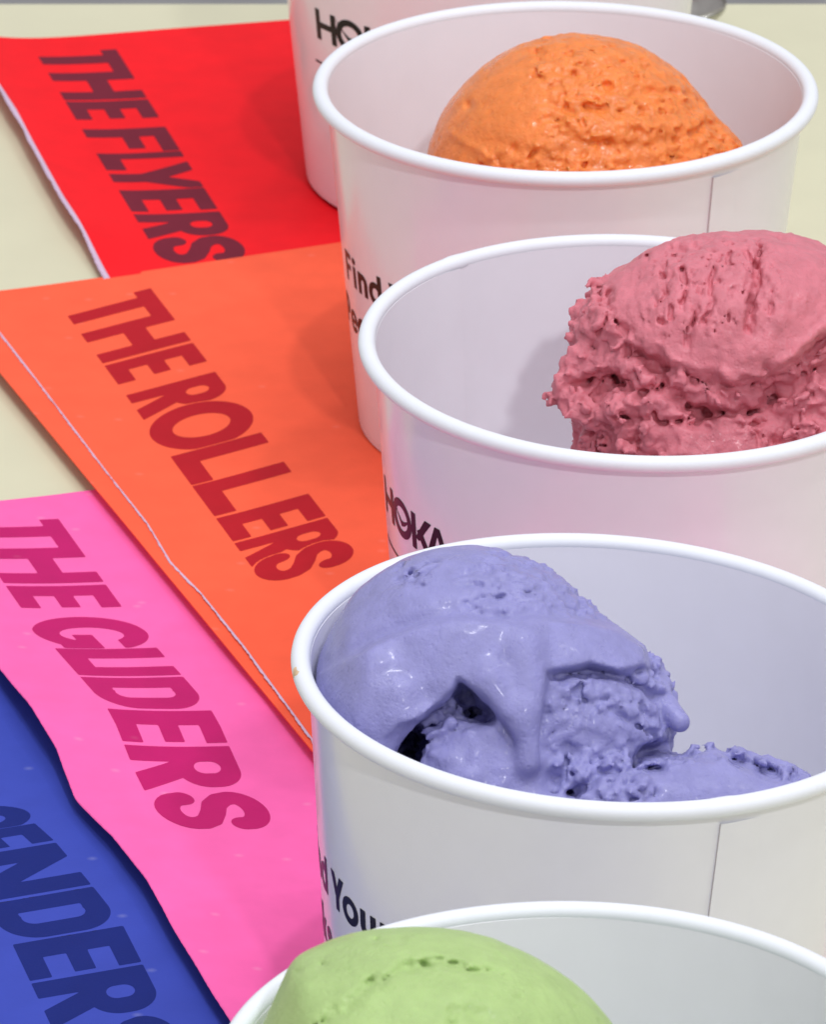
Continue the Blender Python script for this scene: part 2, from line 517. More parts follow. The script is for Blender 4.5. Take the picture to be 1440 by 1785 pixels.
def print_text(name, sh, items, A, U, O, mat, parent, h=.014, warp=None):
    st, F = trace(items, CAPS, h, .022, {'H': True, 'I': True})
    if warp: st = warp(st)
    x = O[0]+A[0]*st[:, 0]+U[0]*st[:, 1]; y = O[1]+A[1]*st[:, 0]+U[1]*st[:, 1]
    s, w = sh.sw(x, y)
    x, y, z = sh.pos(s, w)
    keep = z+0.035
    return mesh_obj(name, np.stack([x, y, keep], 1), F, mat, parent)

def g2(s, a, wd):
    return np.exp(-((s-a)/wd)**2)

# red
def z_red(s, w):
    z = -0.55 + 3.8*np.exp(-(w/8.0)) + .25*np.sin(s*.045+.6)*np.exp(-(w/60.0)**2) + .15*perlin(s*.02, w*.02, s*0+.5, 3)
    z = z + 0.5*g2(s, 0, 25)*np.exp(-((w-35)/30)**2)
    z = z - .5*sstep(60, 150, s)
    z = z - 2.8*np.exp(-(w/8.0))*sstep(112, 142, s)
    return np.where(w > 75, np.minimum(z, -.35), z)
sh_red = Sheet((-98.5, 1297.5), -74.6, 14.3, 185, 128, [(0, -1.6), (28, -1.6), (50, -1.0), (68, -1.4), (100, -1.8), (140, -1.0), (185, 0)], z_red)
p_red = empty('printed_paper', (0, 0, 0))
tag(p_red, 'bright red printed paper reading THE FLYERS, farthest back', 'paper', 'printed papers fanned along the cups')
sheet_mesh('sheet', sh_red, m_red, p_red)
torn_edge('torn_edge', sh_red, m_core, p_red, .5, 1.5, 11)
print_text('lettering', sh_red, [('T', 0, None), ('H', .49, None), ('E', 1.32, None), ('F', 2.11, .62), ('L', 2.79, .46), ('Y', 3.12, .70), ('E', 3.80, .58), ('R', 4.45, .66), ('S', 5.08, .66)],
           (5.62, -20.6), (17.9, 3.5), (-83.7, 1288.3), m_red_ink, p_red)

# blue
def z_blue(s, w):
    return -1.45 + .12*np.sin(s*.05+w*.03) + .2*perlin(s*.02, w*.02, s*0+.5, 8)
sh_blue = Sheet((-122, 1000), -73, 17, 245, 110, [(0, 0), (245, 0)], z_blue)
p_blue = empty('printed_paper', (0, 0, 0))
tag(p_blue, 'royal blue printed paper with navy lettering ending NDERS, nearest the camera', 'paper', 'printed papers fanned along the cups')
sheet_mesh('sheet', sh_blue, m_blue, p_blue)
torn_edge('torn_edge', sh_blue, m_core, p_blue, .3, .9, 17)
def warp_blue(st):
    a = st[:, 0].copy(); t = st[:, 1]
    t = t-.145*np.maximum(0, -a)**1.15
    a = np.where(a > -1.4, a, -1.4+(a+1.4)*.6)
    return np.stack([a, t], 1)
print_text('lettering', sh_blue, [('A', -4.25, None), ('S', -3.30, None), ('C', -2.58, None), ('E', -1.92, .50), ('N', -1.37, .70), ('D', -.63, .60), ('E', 0, .54), ('R', .58, .66), ('S', 1.27, .68)],
           (6.5, -22.6), (17.76, 6.45), (-65.4, 881.2), m_blue_ink, p_blue, warp=warp_blue)

# pink
def z_pink(s, w):
    e = np.interp(s, [0, 60, 75, 95, 110, 128, 145, 165, 190, 245], [1.3, 2.2, 2.9, 3.8, 3.2, 2.1, 2.7, 3.1, 2.7, 2.0])
    k = np.exp(-(w/15.0)**1.3)
    z = -0.85 + (e+.85)*k
    z = z + .75*g2(s, 96, 14)*np.exp(-(w/55.0)**2) - .35*g2(s, 128, 14)*np.exp(-(w/50.0)**2)
    return np.where(w > 62, np.minimum(z, -.3), z)
sh_pink = Sheet((-97.6, 1046.5), -70.5, 18.5, 250, 128, [(0, -.6), (70, -.8), (95, -.6), (110, -.4), (126, -1.9), (142, -.3), (160, .3), (178, -.5), (200, -.9), (250, -.9)], z_pink)
p_pink = empty('printed_paper', (0, 0, 0))
tag(p_pink, 'hot pink printed paper reading THE GLIDERS with a wavy edge', 'paper', 'printed papers fanned along the cups')
sheet_mesh('sheet', sh_pink, m_pink, p_pink)
torn_edge('torn_edge', sh_pink, m_pink, p_pink, .08, .3, 23, rag=.3)
def warp_pink(st):
    t = st[:, 1]+np.interp(st[:, 0], [2.3, 2.7, 3.3, 4.05, 4.4, 4.75, 5.2, 5.6], [0, .05, .09, .12, .10, .06, .01, -.01])
    return np.stack([st[:, 0], t], 1)
print_text('lettering', sh_pink, [('T', 0, None), ('H', .49, None), ('E', 1.34, .49), ('G', 2.04, .70), ('L', 2.72, .60), ('I', 3.12, .20), ('D', 3.36, .69), ('E', 4.09, .60), ('R', 4.75, .80), ('S', 5.58, .72)],
           (6.84, -19.3), (18.1, 2.95), (-83.6, 1039.5), m_pink_ink, p_pink, warp=warp_pink)

# orange: a folded paper, upper leaf with a white torn edge over a lower leaf that sticks out
def z_or_low(s, w):
    z = -.40 + 2.1*np.exp(-(w/11.0))*(.75+.25*sstep(0, 40, s)) + .12*perlin(s*.03, w*.03, s*0+.2, 31)
    return np.where(w > 60, np.minimum(z, -.32), z)
sh_low = Sheet((-96, 1150.0), -68.7, 21.5, 232, 120, [(0, -1.2), (232, -1.2)], z_or_low)
def z_or_up(s, w):
    z = z_or_low(s, w+6.5-.03*s) + .34 + .28*np.exp(-((w-28)/20)**2)*(1+.5*np.sin(s*.05))
    return np.where(w > 62, np.minimum(z, -.02), z)
sh_or = Sheet((-88.8, 1150.2), -70.3, 21.6, 215, 128, [(0, -.7), (95, -.7), (118, -.5), (136, -1.6), (150, -.5), (175, -.1), (215, -.6)], z_or_up)
p_or = empty('printed_paper', (0, 0, 0))
tag(p_or, 'folded orange printed paper reading THE ROLLERS with a pale torn edge', 'paper', 'printed papers fanned along the cups')
sheet_mesh('lower_leaf', sh_low, m_orange, p_or)
up = sheet_mesh('upper_leaf', sh_or, m_orange, p_or)
torn_edge('torn_edge', sh_or, m_core, p_or, .18, .55, 41)
print_text('lettering', sh_or, [('T', 0, None), ('H', .49, None), ('E', 1.34, .49), ('R', 2.10, .62), ('O', 2.66, .98), ('L', 3.62, .72), ('L', 4.34, .72), ('E', 5.11, .54), ('R', 5.69, .56), ('S', 6.13, .53)],
           (6.41, -19.09), (17.11, 12.1), (-69.64, 1140.45), m_orange_ink, p_or)

# ------------------------------------------------------------------ paper cups
CUP_H, R_RIM, R_TUBE, R_BASE, R_TOP = 68.78, 46.5, 1.5, 38.98, 45.6
CUPS = [((16.15, 1222.31), (0, 0)), ((28.90, 1092.26), (-.0070, -.0077)), ((38.60, 967.95), (-.0301, .0156)),
        ((29.31, 843.01), (-.0508, -.0008)), ((20.89, 720.26), (.0078, -.0101))]
def r_out(z): return R_BASE+(R_TOP-R_BASE)*z/CUP_H

def lathe(profile, n=160, closed=True):
    V = []; m = len(profile)
    for i in range(n):
        a = 2*math.pi*i/n
        for r, z in profile: V.append((r*math.cos(a), r*math.sin(a), z))
    F = []
    for i in range(n):
        k = (i+1) % n
        for j in range(m if closed else m-1):
            l = (j+1) % m
            F.append((i*m+j, k*m+j, k*m+l, i*m+l))
    return V, F

TH = .43
cup_roots = {}
def make_cup(idx, label, seam_deg, prints):
    (cx, cy), (ax, ay) = CUPS[idx]
    hp = CUP_H-R_TUBE
    root = empty('paper_cup', (cx+ax*hp, cy+ay*hp, 0), (ay, -ax, 0))
    tag(root, label, 'cup', 'white paper cups in a row')
    cup_roots[idx] = root
    top = CUP_H-1.6
    zs = [0, .15]+list(np.linspace(4, top-4, 10))+[top-.15, top]
    prof = [(r_out(z), z) for z in zs] + [(r_out(z)-TH, z) for z in zs[::-1]]
    v, f = lathe(prof)
    wl = mesh_obj('wall', v, f, m_cup, root)
    wl.data.materials.append(m_cup_in)
    wl.data.polygons.foreach_set('material_index', [1 if (k % 28) >= 14 else 0 for k in range(len(f))])
    zz = np.linspace(0, 2*math.pi, 21)[:-1]
    prof = [(R_RIM+R_TUBE*math.cos(a), CUP_H-R_TUBE+R_TUBE*.96*math.sin(a)) for a in zz]
    v, f = lathe(prof, 200)
    v = np.array(v)
    ang = np.arctan2(v[:, 1], v[:, 0]); rad = np.hypot(v[:, 0], v[:, 1])
    rng = idx*7.1
    dr = .05*np.sin(2*ang+rng)+.03*np.sin(3*ang+rng*2)
    bump = .30*np.exp(-((np.angle(np.exp(1j*(ang-math.radians(seam_deg)))))/.03)**2)
    sc_ = (rad+dr+bump*np.sign(rad-R_RIM)*.6)/rad
    v[:, 0] *= sc_; v[:, 1] *= sc_; v[:, 2] += bump*.25+.10*np.sin(2*ang+rng+1)
    mesh_obj('rim', v, f, m_rim, root)
    zb = 6.0
    rb = r_out(zb)-TH-.05
    prof = [(0.01, zb), (rb-1, zb), (rb, zb+.6), (rb, .8), (rb-.4, .8), (rb-.4, zb-.4), (0.01, zb-.4)]
    v, f = lathe(prof, 96, False)
    mesh_obj('bottom', v, f, m_cup_in, root)
    # overlap seam, outside and inside: a thin wedge whose one edge stands proud
    for nm, side in (('outer_seam', 1), ('inner_seam', -1)):
        V = []; F = []
        na, nz = 10, 12
        wdt = 7.0 if side > 0 else 6.0
        for zi in range(nz):
            z = .5+(top-3.2-.5)*zi/(nz-1) if side > 0 else 6.6+(top-6.6)*zi/(nz-1)
            r0 = r_out(z) if side > 0 else r_out(z)-TH
            for q in range(na):
                fr = q/(na-1)
                th = (.42 if side > 0 else .30)*(1-fr)+.01
                a = math.radians(seam_deg)+(fr*wdt/r0)
                V.append(((r0+side*th)*math.cos(a), (r0+side*th)*math.sin(a), z))
            a = math.radians(seam_deg)
            V.append(((r0-side*.1)*math.cos(a), (r0-side*.1)*math.sin(a), z))
        m_ = na+1
        for zi in range(nz-1):
            for q in range(na-1):
                k0 = zi*m_+q
                F.append((k0, k0+1, k0+1+m_, k0+m_))
        me = mesh_obj(nm, V, F, m_cup if side > 0 else m_cup_in, root, smooth=True)
        # the cut face of the paper at the proud edge
        V2 = []; F2 = []
        for zi in range(nz):
            V2 += [V[zi*m_], V[zi*m_+na]]
        for zi in range(nz-1):
            k0 = zi*2
            F2.append((k0, k0+1, k0+3, k0+2))
        mesh_obj(nm+'_edge', V2, F2, m_seam, me, smooth=False)
    for nm, items, scale, a0, z0 in prints:
        st, F = trace(items, CUPF, .028)
        z = z0+st[:, 1]*scale
        r = r_out(z)+.06
        a = math.radians(a0)+st[:, 0]*scale/r_out(z0+scale*.5)
        mesh_obj(nm, np.stack([r*np.cos(a), r*np.sin(a), z], 1), F, m_ink, root)
    return root

CUPF['-'] = (4.6, gb(0, 0, 4.6, .07))
LOGO = [('H', 0, 1.0), ('O', 1.03, 1.12), ('K', 2.19, None), ('A', 2.84, None)]
FIND = [('F', 0, .62), ('i', .80, .24), ('n', 1.22, .66), ('d', 2.00, .72), ('Y', 3.10, .82), ('o', 3.86, .78), ('u', 4.76, .66), ('r', 5.58, None)]
PEAKS = [('P', 0, None), ('e', .74, .70), ('a', 1.52, .70), ('k', 2.36, None), ('s', 3.02, None)]
def logo(a0, z0=38.2): return [('logo_print', LOGO, 6.9, a0, z0), ('rule_print', [('-', -.25, None)], 6.9, a0, z0-5.7)]
def slogan(a0, z0=32.3): return [('slogan_print', FIND, 6.25, a0, z0), ('slogan_print', PEAKS, 6.25, a0-6.4, z0-10.4)]

make_cup(0, 'white paper cup standing on the red paper, cut off by the top edge', 80, logo(-147.4))
make_cup(1, 'white paper cup holding the orange scoop', -54.2, slogan(-167.6))
make_cup(2, 'white paper cup holding the dusky pink scoop', 132.5, logo(-172.3))
make_cup(3, 'white paper cup holding the lavender scoop', -69.2, slogan(-187.6))
def smear(root_idx, deg, up, size, mat, name='smear'):
    # a little dried ice cream on a rim: a flat uneven blob hugging the rolled edge
    root = cup_roots[root_idx]
    a0 = math.radians(deg); V = []; F = []; n = 18; m = 5
    rnd = random.Random(deg)
    prof = [1+.35*math.sin(3*k/n*2*math.pi+deg)+.2*rnd.random() for k in range(n)]
    for k in range(m+1):
        for i in range(n):
            fr = k/m*prof[i]; t = 2*math.pi*i/n
            da = size[0]*fr*math.cos(t)/48.0; ds = size[1]*fr*math.sin(t)/R_TUBE
            ph = math.radians(up)+ds; rr = R_TUBE*1.0+.16*(1-(k/m)**2)+.02-(.06 if k == m else 0)
            r = R_RIM+rr*math.cos(ph); a = a0+da
            V.append((r*math.cos(a), r*math.sin(a), CUP_H-R_TUBE+rr*.96*math.sin(ph)))
    for k in range(m):
        for i in range(n):
            F.append((k*n+i, k*n+(i+1) % n, (k+1)*n+(i+1) % n, (k+1)*n+i))
    mesh_obj(name, V, F, mat, root)
make_cup(4, 'white paper cup holding the green scoop, nearest the camera', 30, [])

smear(3, 188, 24, (1.1, .8), m_smear)

#SCOOPS
# ------------------------------------------------------------------ ice cream, sculpted as distance fields and meshed
CR, SR = math.cos(PITCH), math.sin(PITCH)
def project(P):
    X, Y, Z = P[0], P[1], P[2]-CAM_H
    d = Y*CR-Z*SR; u = Z*CR+Y*SR
    return 720+X/d*F_PX, 892.5-u/d*F_PX, F_PX/d

def surface_nets(Fd, org, h):
    nx, ny, nz = Fd.shape
    ins = Fd < 0
    c000 = ins[:-1, :-1, :-1]
    mix = np.zeros(c000.shape, bool); allin = np.ones(c000.shape, bool)
    for a in (0, 1):
        for b_ in (0, 1):
            for c in (0, 1):
                q = ins[a:nx-1+a, b_:ny-1+b_, c:nz-1+c]
                mix |= q; allin &= q
    act = mix & ~allin
    ids = np.full(act.shape, -1, np.int64)
    I = np.argwhere(act)
    ids[act] = np.arange(len(I))
    acc = np.zeros((len(I), 3)); cnt = np.zeros(len(I))
    corners = [(a, b_, c) for a in (0, 1) for b_ in (0, 1) for c in (0, 1)]
    for p in corners:
        for ax in range(3):
            if p[ax]: continue
            q = list(p); q[ax] = 1
            fa = Fd[I[:, 0]+p[0], I[:, 1]+p[1], I[:, 2]+p[2]]; fb = Fd[I[:, 0]+q[0], I[:, 1]+q[1], I[:, 2]+q[2]]
            m = (fa < 0) != (fb < 0)
            t = np.where(m, fa/np.where(m, fa-fb, 1), 0)
            pos = np.array(p, float)[None].repeat(len(I), 0); pos[:, ax] = t
            acc += pos*m[:, None]; cnt += m
    V = (I+acc/np.maximum(cnt, 1)[:, None])*h+np.array(org)
    FF = []
    sgn = [(1, 2), (2, 0), (0, 1)]
    for ax in range(3):
        sl0 = [slice(None)]*3; sl1 = [slice(None)]*3
        sl0[ax] = slice(0, -1); sl1[ax] = slice(1, None)
        ch = ins[tuple(sl0)] != ins[tuple(sl1)]
        E_ = np.argwhere(ch)
        b1, b2 = sgn[ax]
        ok = (E_[:, b1] > 0) & (E_[:, b2] > 0) & (E_[:, b1] < Fd.shape[b1]-1) & (E_[:, b2] < Fd.shape[b2]-1)
        E_ = E_[ok]
        def cell(d1, d2):
            q = E_.copy(); q[:, b1] -= d1; q[:, b2] -= d2
            return ids[q[:, 0], q[:, 1], q[:, 2]]
        a, b_, c, d = cell(1, 1), cell(0, 1), cell(0, 0), cell(1, 0)
        inside0 = ins[E_[:, 0], E_[:, 1], E_[:, 2]]
        quad = np.stack([a, b_, c, d], 1)
        quad[~inside0] = quad[~inside0][:, ::-1]
        FF.append(quad)
    return V, np.concatenate(FF)

def smin(a, b_, k):
    h = np.clip(.5+.5*(b_-a)/k, 0, 1)
    return b_*(1-h)+a*h-k*h*(1-h)
def smax(a, b_, k): return -smin(-a, -b_, k)

class Sculpt:
    """Works in millimetres in a frame at the cup's rim centre: u right, v up, w towards the lens side of the table."""
    def __init__(self, idx):
        (cx, cy), (ax, ay) = CUPS[idx]
        self.C = np.array([cx, cy, CUP_H-R_TUBE]); self.t = (ax, ay)
        self.px, self.py, self.S = project(self.C)
        r = np.array([0, 0, CAM_H])-self.C
        e3 = r/np.linalg.norm(r); e1 = np.cross([0, 0, 1.0], e3); e1 /= np.linalg.norm(e1); e2 = np.cross(e3, e1)
        self.e = np.stack([e1, e2, e3])
    def U(self, x): return (np.asarray(x, float)-self.px)/self.S
    def V(self, y): return (self.py-np.asarray(y, float))/self.S
    def P(self, pts): return [(float(self.U(x)), float(self.V(y))) for x, y in pts]
    def grid(self, x0, x1, y0, y1, w0, w1, h, ymax):
        self.vmin = float(self.V(ymax))
        self.h = h
        self.u = np.arange(self.U(x0), self.U(x1), h).astype(np.float32)
        self.v = np.arange(self.V(y1), self.V(y0), h).astype(np.float32)
        self.w = np.arange(w0, w1, h).astype(np.float32)
        self.G = (self.u[:, None, None], self.v[None, :, None], self.w[None, None, :])
        self.uv = np.meshgrid(self.u, self.v, indexing='ij')
        return self.G
    def ell(self, x, y, w, rx, ry, rw):
        """ellipsoid: centre in picture pixels + depth, radii in mm"""
        u, v, ww = self.G
        k = np.sqrt(((u-self.U(x))/rx)**2+((v-self.V(y))/ry)**2+((ww-w)/rw)**2)
        return ((k-1)*min(rx, ry, rw)).astype(np.float32)
    def caps(self, x0, y0, w0, x1, y1, w1, r0, r1):
        u, v, ww = self.G
        a = np.array([self.U(x0), self.V(y0), w0]); b_ = np.array([self.U(x1), self.V(y1), w1]); e = b_-a
        t = np.clip(((u-a[0])*e[0]+(v-a[1])*e[1]+(ww-a[2])*e[2])/(e@e), 0, 1)
        return (np.sqrt((u-a[0]-e[0]*t)**2+(v-a[1]-e[1]*t)**2+(ww-a[2]-e[2]*t)**2)-(r0+(r1-r0)*t)).astype(np.float32)
    def poly(self, pts, soft, rag=0.0, seed=1, freq=.35):
        """soft 0..1 mask of a region given by its outline as seen in the photograph"""
        X, Y = self.uv
        if rag:
            X = X+rag*perlin(X*freq, Y*freq, X*0+.3, seed)+rag*.5*perlin(X*freq*2.7, Y*freq*2.7, X*0+.3, seed+4)
            Y = Y+rag*perlin(X*freq, Y*freq, X*0+7.3, seed+9)
        d = gpoly(self.P(pts))(X, Y)
        return sstep(soft, -soft, d).astype(np.float32)
    def line(self, pts, width, rag=0.0, seed=1, freq=.4):
        X, Y = self.uv
        if rag:
            X = X+rag*perlin(X*freq, Y*freq, X*0+.3, seed); Y = Y+rag*perlin(X*freq, Y*freq, X*0+7.3, seed+9)
        d = gstroke(self.P(pts), 0)(X, Y)
        return np.exp(-(d/width)**2).astype(np.float32)
    def spots(self, pts):
        X, Y = self.uv; o = 0
        for x, y, r in pts: o = o+np.exp(-((X-self.U(x))**2+(Y-self.V(y))**2)/(r*r))
        return np.clip(o, 0, 1).astype(np.float32)
    def band(self, D, lim):
        """indices and coordinates of the cells near the surface"""
        near = (np.abs(D) < lim) & (self.v[None, :, None] > self.vmin) & (self.w[None, None, :] > -15)
        I = np.nonzero(near)
        return I, self.u[I[0]], self.v[I[1]], self.w[I[2]]
    def clip_cup(self, D):
        u, v, w = self.G
        X = u*self.e[0][0]+v*self.e[1][0]+w*self.e[2][0]
        Y = u*self.e[0][1]+v*self.e[1][1]+w*self.e[2][1]
        Z = u*self.e[0][2]+v*self.e[1][2]+w*self.e[2][2]
        ax, ay = self.t
        lz = Z-ax*X-ay*Y; lx = X+ax*Z; ly = Y+ay*Z
        h = lz+CUP_H-R_TUBE
        r = np.hypot(lx, ly)-(R_BASE+(R_TOP-R_BASE)*h/CUP_H-TH-.35)
        r = np.where(h > CUP_H-4, r+(h-CUP_H+4)*.5, r)
        D = smax(D, r.astype(np.float32), 1.2)
        return np.maximum(D, 6.3-h).astype(np.float32)
    def build(self, D, name, mat, label):
        D = self.clip_cup(D)
        D[0] = D[-1] = 1; D[:, 0] = D[:, -1] = 1; D[:, :, 0] = D[:, :, -1] = 1
        V, F = surface_nets(D, (self.u[0], self.v[0], self.w[0]), self.h)
        # drop loose specks: keep vertices of the largest connected lump
        lab = np.arange(len(V))
        while True:
            m = lab[F].min(1)
            new = lab.copy()
            for k in range(4): np.minimum.at(new, F[:, k], m)
            new = new[new]; new = new[new]
            if (new == lab).all(): break
            lab = new
        keep = lab == np.bincount(lab).argmax()
        F = F[keep[F].all(1)]
        idx = np.cumsum(keep)-1
        V = V[keep]; F = idx[F]
        P = V @ self.e + self.C
        base = P[P[:, 2] < P[:, 2].min()+1].mean(0)
        o = mesh_obj(name, P-base, F, mat)
        o.location = [c*MM for c in base]
        tag(o, label, 'ice cream', 'scoops of ice cream in the cups')
        return o

def grains(u, v, w, f, seed):
    return 1-np.clip(worley(u*f, v*f, w*f, seed)*1.25, 0, 1)

# --- orange sorbet: smooth dome on the left, torn and pitted to the right
def make_orange():
    s = Sculpt(1)
    s.grid(700, 1350, 30, 620, -34, 36, .42, 380)
    D = s.ell(1008, 330, 0, 29.3, 29.6, 29.0)
    D = smin(D, s.ell(1180, 345, 2, 15, 13, 18), 6)
    D = smin(D, s.ell(1206, 300, 2, 10.2, 9.4, 12), 4)
    D = smin(D, s.ell(1010, 470, 3, 30, 18, 28), 8)
    rough = s.poly([(905, 75), (1010, 60), (1120, 90), (1330, 250), (1330, 420), (880, 420), (850, 290), (960, 250), (930, 160)], 3.0, 1.5, 3)
    rough = np.clip(rough + .5*s.poly([(830, 255), (1010, 235), (1100, 330), (850, 330)], 2.0, 1.5, 5), 0, 1)
    ledge = s.poly([(985, 196), (1070, 200), (1140, 212), (1230, 195), (1200, 232), (1130, 250), (1040, 250), (1000, 232)], 1.0, 1.2, 7)
    crev = s.line([(960, 208), (985, 190), (1040, 186), (1075, 196), (1120, 188)], .8, 1.4, 8) + .8*s.line([(1030, 252), (1080, 240), (1130, 248), (1200, 232), (1240, 214)], .7, 1.2, 9)
    crev = crev + .7*s.line([(1040, 150), (1100, 165), (1170, 160), (1215, 180)], .9, 1.6, 10)
    pits = s.spots([(945, 138, .55), (1043, 130, .6), (1060, 150, .8), (985, 165, .5), (977, 170, .45), (995, 95, .6), (935, 92, .5), (820, 185, .9), (985, 262, .6), (1050, 243, 1.0), (1065, 246, .7), (900, 258, .8), (1020, 265, .6), (960, 150, .4), (872, 278, .7), (925, 272, .6), (1000, 128, .45)])
    lipl = s.line([(790, 232), (830, 258), (880, 285)], .7, .5, 12)
    I, u, v, w = s.band(D, 4.5)
    r = rough[I[0], I[1]]
    big = fbm(u*.11, v*.22, w*.16, 21, 2)
    mid = fbm(u*.30+big, v*.55, w*.42, 22, 3)
    nz = np.clip(.5+1.1*perlin(u*.45, v*.45, w*.45, 23), 0, 1.3)
    gr2 = grains(u, v, w, .85, 6)
    gr = grains(u, v, w, .42, 5)
    pitn = sstep(.22, .55, perlin(u*.45, v*.62, w*.5, 33))
    disp = (.25+.6*r)*big*.9 + r*(.55*mid+.55*(gr-.45)+.55*(gr2-.4)+.30*fbm(u*.9, v*.9, w*.9, 24, 2)-.9*pitn)
    disp = disp + (1-r)*(.10*fbm(u*.35, v*.35, w*.35, 40, 3) - .25*sstep(.38, .6, perlin(u*.8, v*.8, w*.8, 44)))
    front = (w > -6)
    disp = disp + front*(.7*ledge[I[0], I[1]] - 1.6*nz*crev[I[0], I[1]] - .9*pits[I[0], I[1]] + .35*lipl[I[0], I[1]])
    D[I] -= disp.astype(np.float32)
    return s.build(D, 'ice_cream_scoop', m_ice_orange, 'round orange sorbet scoop, smooth on one side and pitted on the other')

# --- berry: smooth cap pulled over a crumbly body with an overhanging lip
def make_pink():
    s = Sculpt(2)
    s.grid(930, 1600, 380, 980, -34, 36, .38, 850)
    cap = s.ell(1278, 592, 0, 24.6, 18.0, 25)
    cap = smin(cap, s.ell(1400, 585, -2, 16, 13, 18), 8)
    cap = smin(cap, s.ell(1080, 592, 4, 7.6, 8.0, 12), 5)
    body = s.ell(1190, 680, 3, 20.0, 12.5, 21)
    low = s.ell(1240, 785, 3, 22.0, 11.5, 21)
    low2 = s.ell(1400, 720, 0, 17, 17, 21)
    D = smin(cap, body, 3.0)
    D = smin(D, smin(low, low2, 5), 3.0)
    D = smin(D, s.ell(1250, 900, 0, 25, 12, 22), 6)
    # left lip with its hollow
    D = smin(D, s.caps(1015, 640, 11, 974, 686, 12, 3.4, 2.1), 2.0)
    D = smin(D, s.caps(974, 690, 12, 1045, 722, 14, 1.9, 2.8), 1.5)
    D = smin(D, s.caps(969, 690, 12, 976, 724, 12, 1.5, .5), .8)
    D = smin(D, s.caps(1080, 650, 13, 1090, 725, 15, 4.0, 3.4), 2.0)
    D = smax(D, -s.ell(1038, 676, 17, 3.4, 2.3, 5.0), 1.2)
    # dark gaps low down
    D = smax(D, -s.ell(1046, 778, 19, 3.8, 2.2, 11), 1.0)
    D = smax(D, -s.ell(1188, 801, 22, 2.2, .9, 8), .8)
    capm = s.poly([(1040, 395), (1500, 380), (1600, 560), (1440, 566), (1385, 612), (1330, 658), (1260, 652), (1190, 638), (1130, 600), (1080, 560), (1065, 520), (1050, 470)], 1.2, 1.5, 3)
    lowsm = s.poly([(1140, 745), (1190, 728), (1290, 738), (1330, 775), (1300, 830), (1180, 830)], 1.2, 1.0, 8)
    capd = s.poly([(900, 395), (1500, 380), (1600, 560), (1440, 566), (1385, 612), (1330, 658), (1260, 652), (1190, 638), (1130, 606), (1060, 590), (980, 600), (900, 600)], 1.2, 1.5, 3)
    stri = s.poly([(1120, 440), (1250, 415), (1345, 420), (1345, 520), (1300, 600), (1180, 610), (1110, 540)], 3.5, 1.0, 6)
    gully = s.line([(1140, 645), (1185, 692), (1240, 715), (1300, 712), (1340, 690)], 1.2, 1.5, 9) + .9*s.line([(1335, 655), (1345, 690), (1400, 650), (1440, 625)], 1.4, 1.4, 10)
    gully = gully + .8*s.line([(1065, 655), (1110, 680), (1150, 670)], .9, 1.2, 12) + .7*s.line([(1090, 720), (1150, 735), (1210, 728)], .8, 1.2, 13)
    slit = s.line([(1318, 428), (1314, 470), (1308, 500), (1306, 540), (1298, 572)], .62, .9, 15, .5)
    slit2 = s.line([(1240, 470), (1232, 500), (1236, 530), (1226, 560)], .42, .8, 16, .5) + s.line([(1188, 470), (1192, 510), (1184, 540)], .4, .9, 17, .5) + s.line([(1268, 440), (1262, 470)], .35, .8, 18, .5) + s.line([(1155, 470), (1160, 510), (1152, 530)], .35, .8, 19, .5) + s.line([(1205, 555), (1200, 590)], .4, .8, 20, .5)
    hole = s.spots([(1302, 560, .9), (1306, 530, .75), (1316, 497, .6), (1145, 668, 1.0), (1225, 712, .9), (1100, 655, .9)])
    nub = s.spots([(1280, 718, 1.7), (1310, 692, 1.3), (1250, 700, 1.2), (1130, 735, 1.3), (1365, 700, 1.4), (1420, 645, 1.3), (1185, 648, 1.1), (1020, 600, 1.1), (1030, 485, 1.0)])
    ridge = s.line([(1130, 600), (1190, 636), (1260, 650), (1330, 652), (1385, 605), (1440, 562)], .8, 1.1, 14)
    undercut = s.line([(1120, 612), (1180, 652), (1255, 668), (1335, 672), (1395, 622), (1440, 582)], 1.0, 1.1, 24)
    fold = s.line([(1335, 410), (1345, 480), (1360, 540), (1335, 600), (1290, 620)], 1.5, .8, 21)
    I, u, v, w = s.band(D, 4.0)
    i, j = I[0], I[1]
    c = capm[i, j]; st = stri[i, j]
    rough = np.clip((1-c)*(1-.85*lowsm[i, j]), 0, 1)
    big = fbm(u*.10, v*.10, w*.10, 51, 2)
    wp = 1.6*perlin(u*.2, v*.2, w*.2, 57)
    mid = fbm(u*.26+wp, v*.26, w*.26-wp, 52, 2)
    gr = grains(u+wp, v, w, .38, 15)
    gr2 = grains(u, v+wp, w, .80, 16)
    pit = sstep(.20, .5, perlin(u*.36+wp, v*.36, w*.36, 58))
    fine = fbm(u*.8, v*.8, w*.8, 59, 2)
    lump = grains(u+wp, v, w-wp, .17, 18)
    disp = .95*big + rough*(1.2*mid+1.5*(lump-.45)+1.05*(gr-.42)+.7*(gr2-.4)+.28*fine-1.3*pit)
    # vertical tearing of the cap
    wob = perlin(u*.10, v*.12, w*.1, 61)
    sv = perlin(u*.85+2.2*wob, v*.16, w*.3, 62)
    sv2 = perlin(u*.7, v*.55, w*.5, 66)
    tear = sstep(.02, .30, sv)*sstep(-.12, .22, sv2)
    disp = disp + c*(.22*fbm(u*.7+2*wob, v*.15, w*.3, 60, 2)+.12*fine - st*1.0*tear - .6*st*sstep(.25, .5, perlin(u*1.1, v*.8, w*.9, 69)))
    fr = (w > -4)
    nz = .55+.9*perlin(u*.55, v*.55, w*.55, 63)
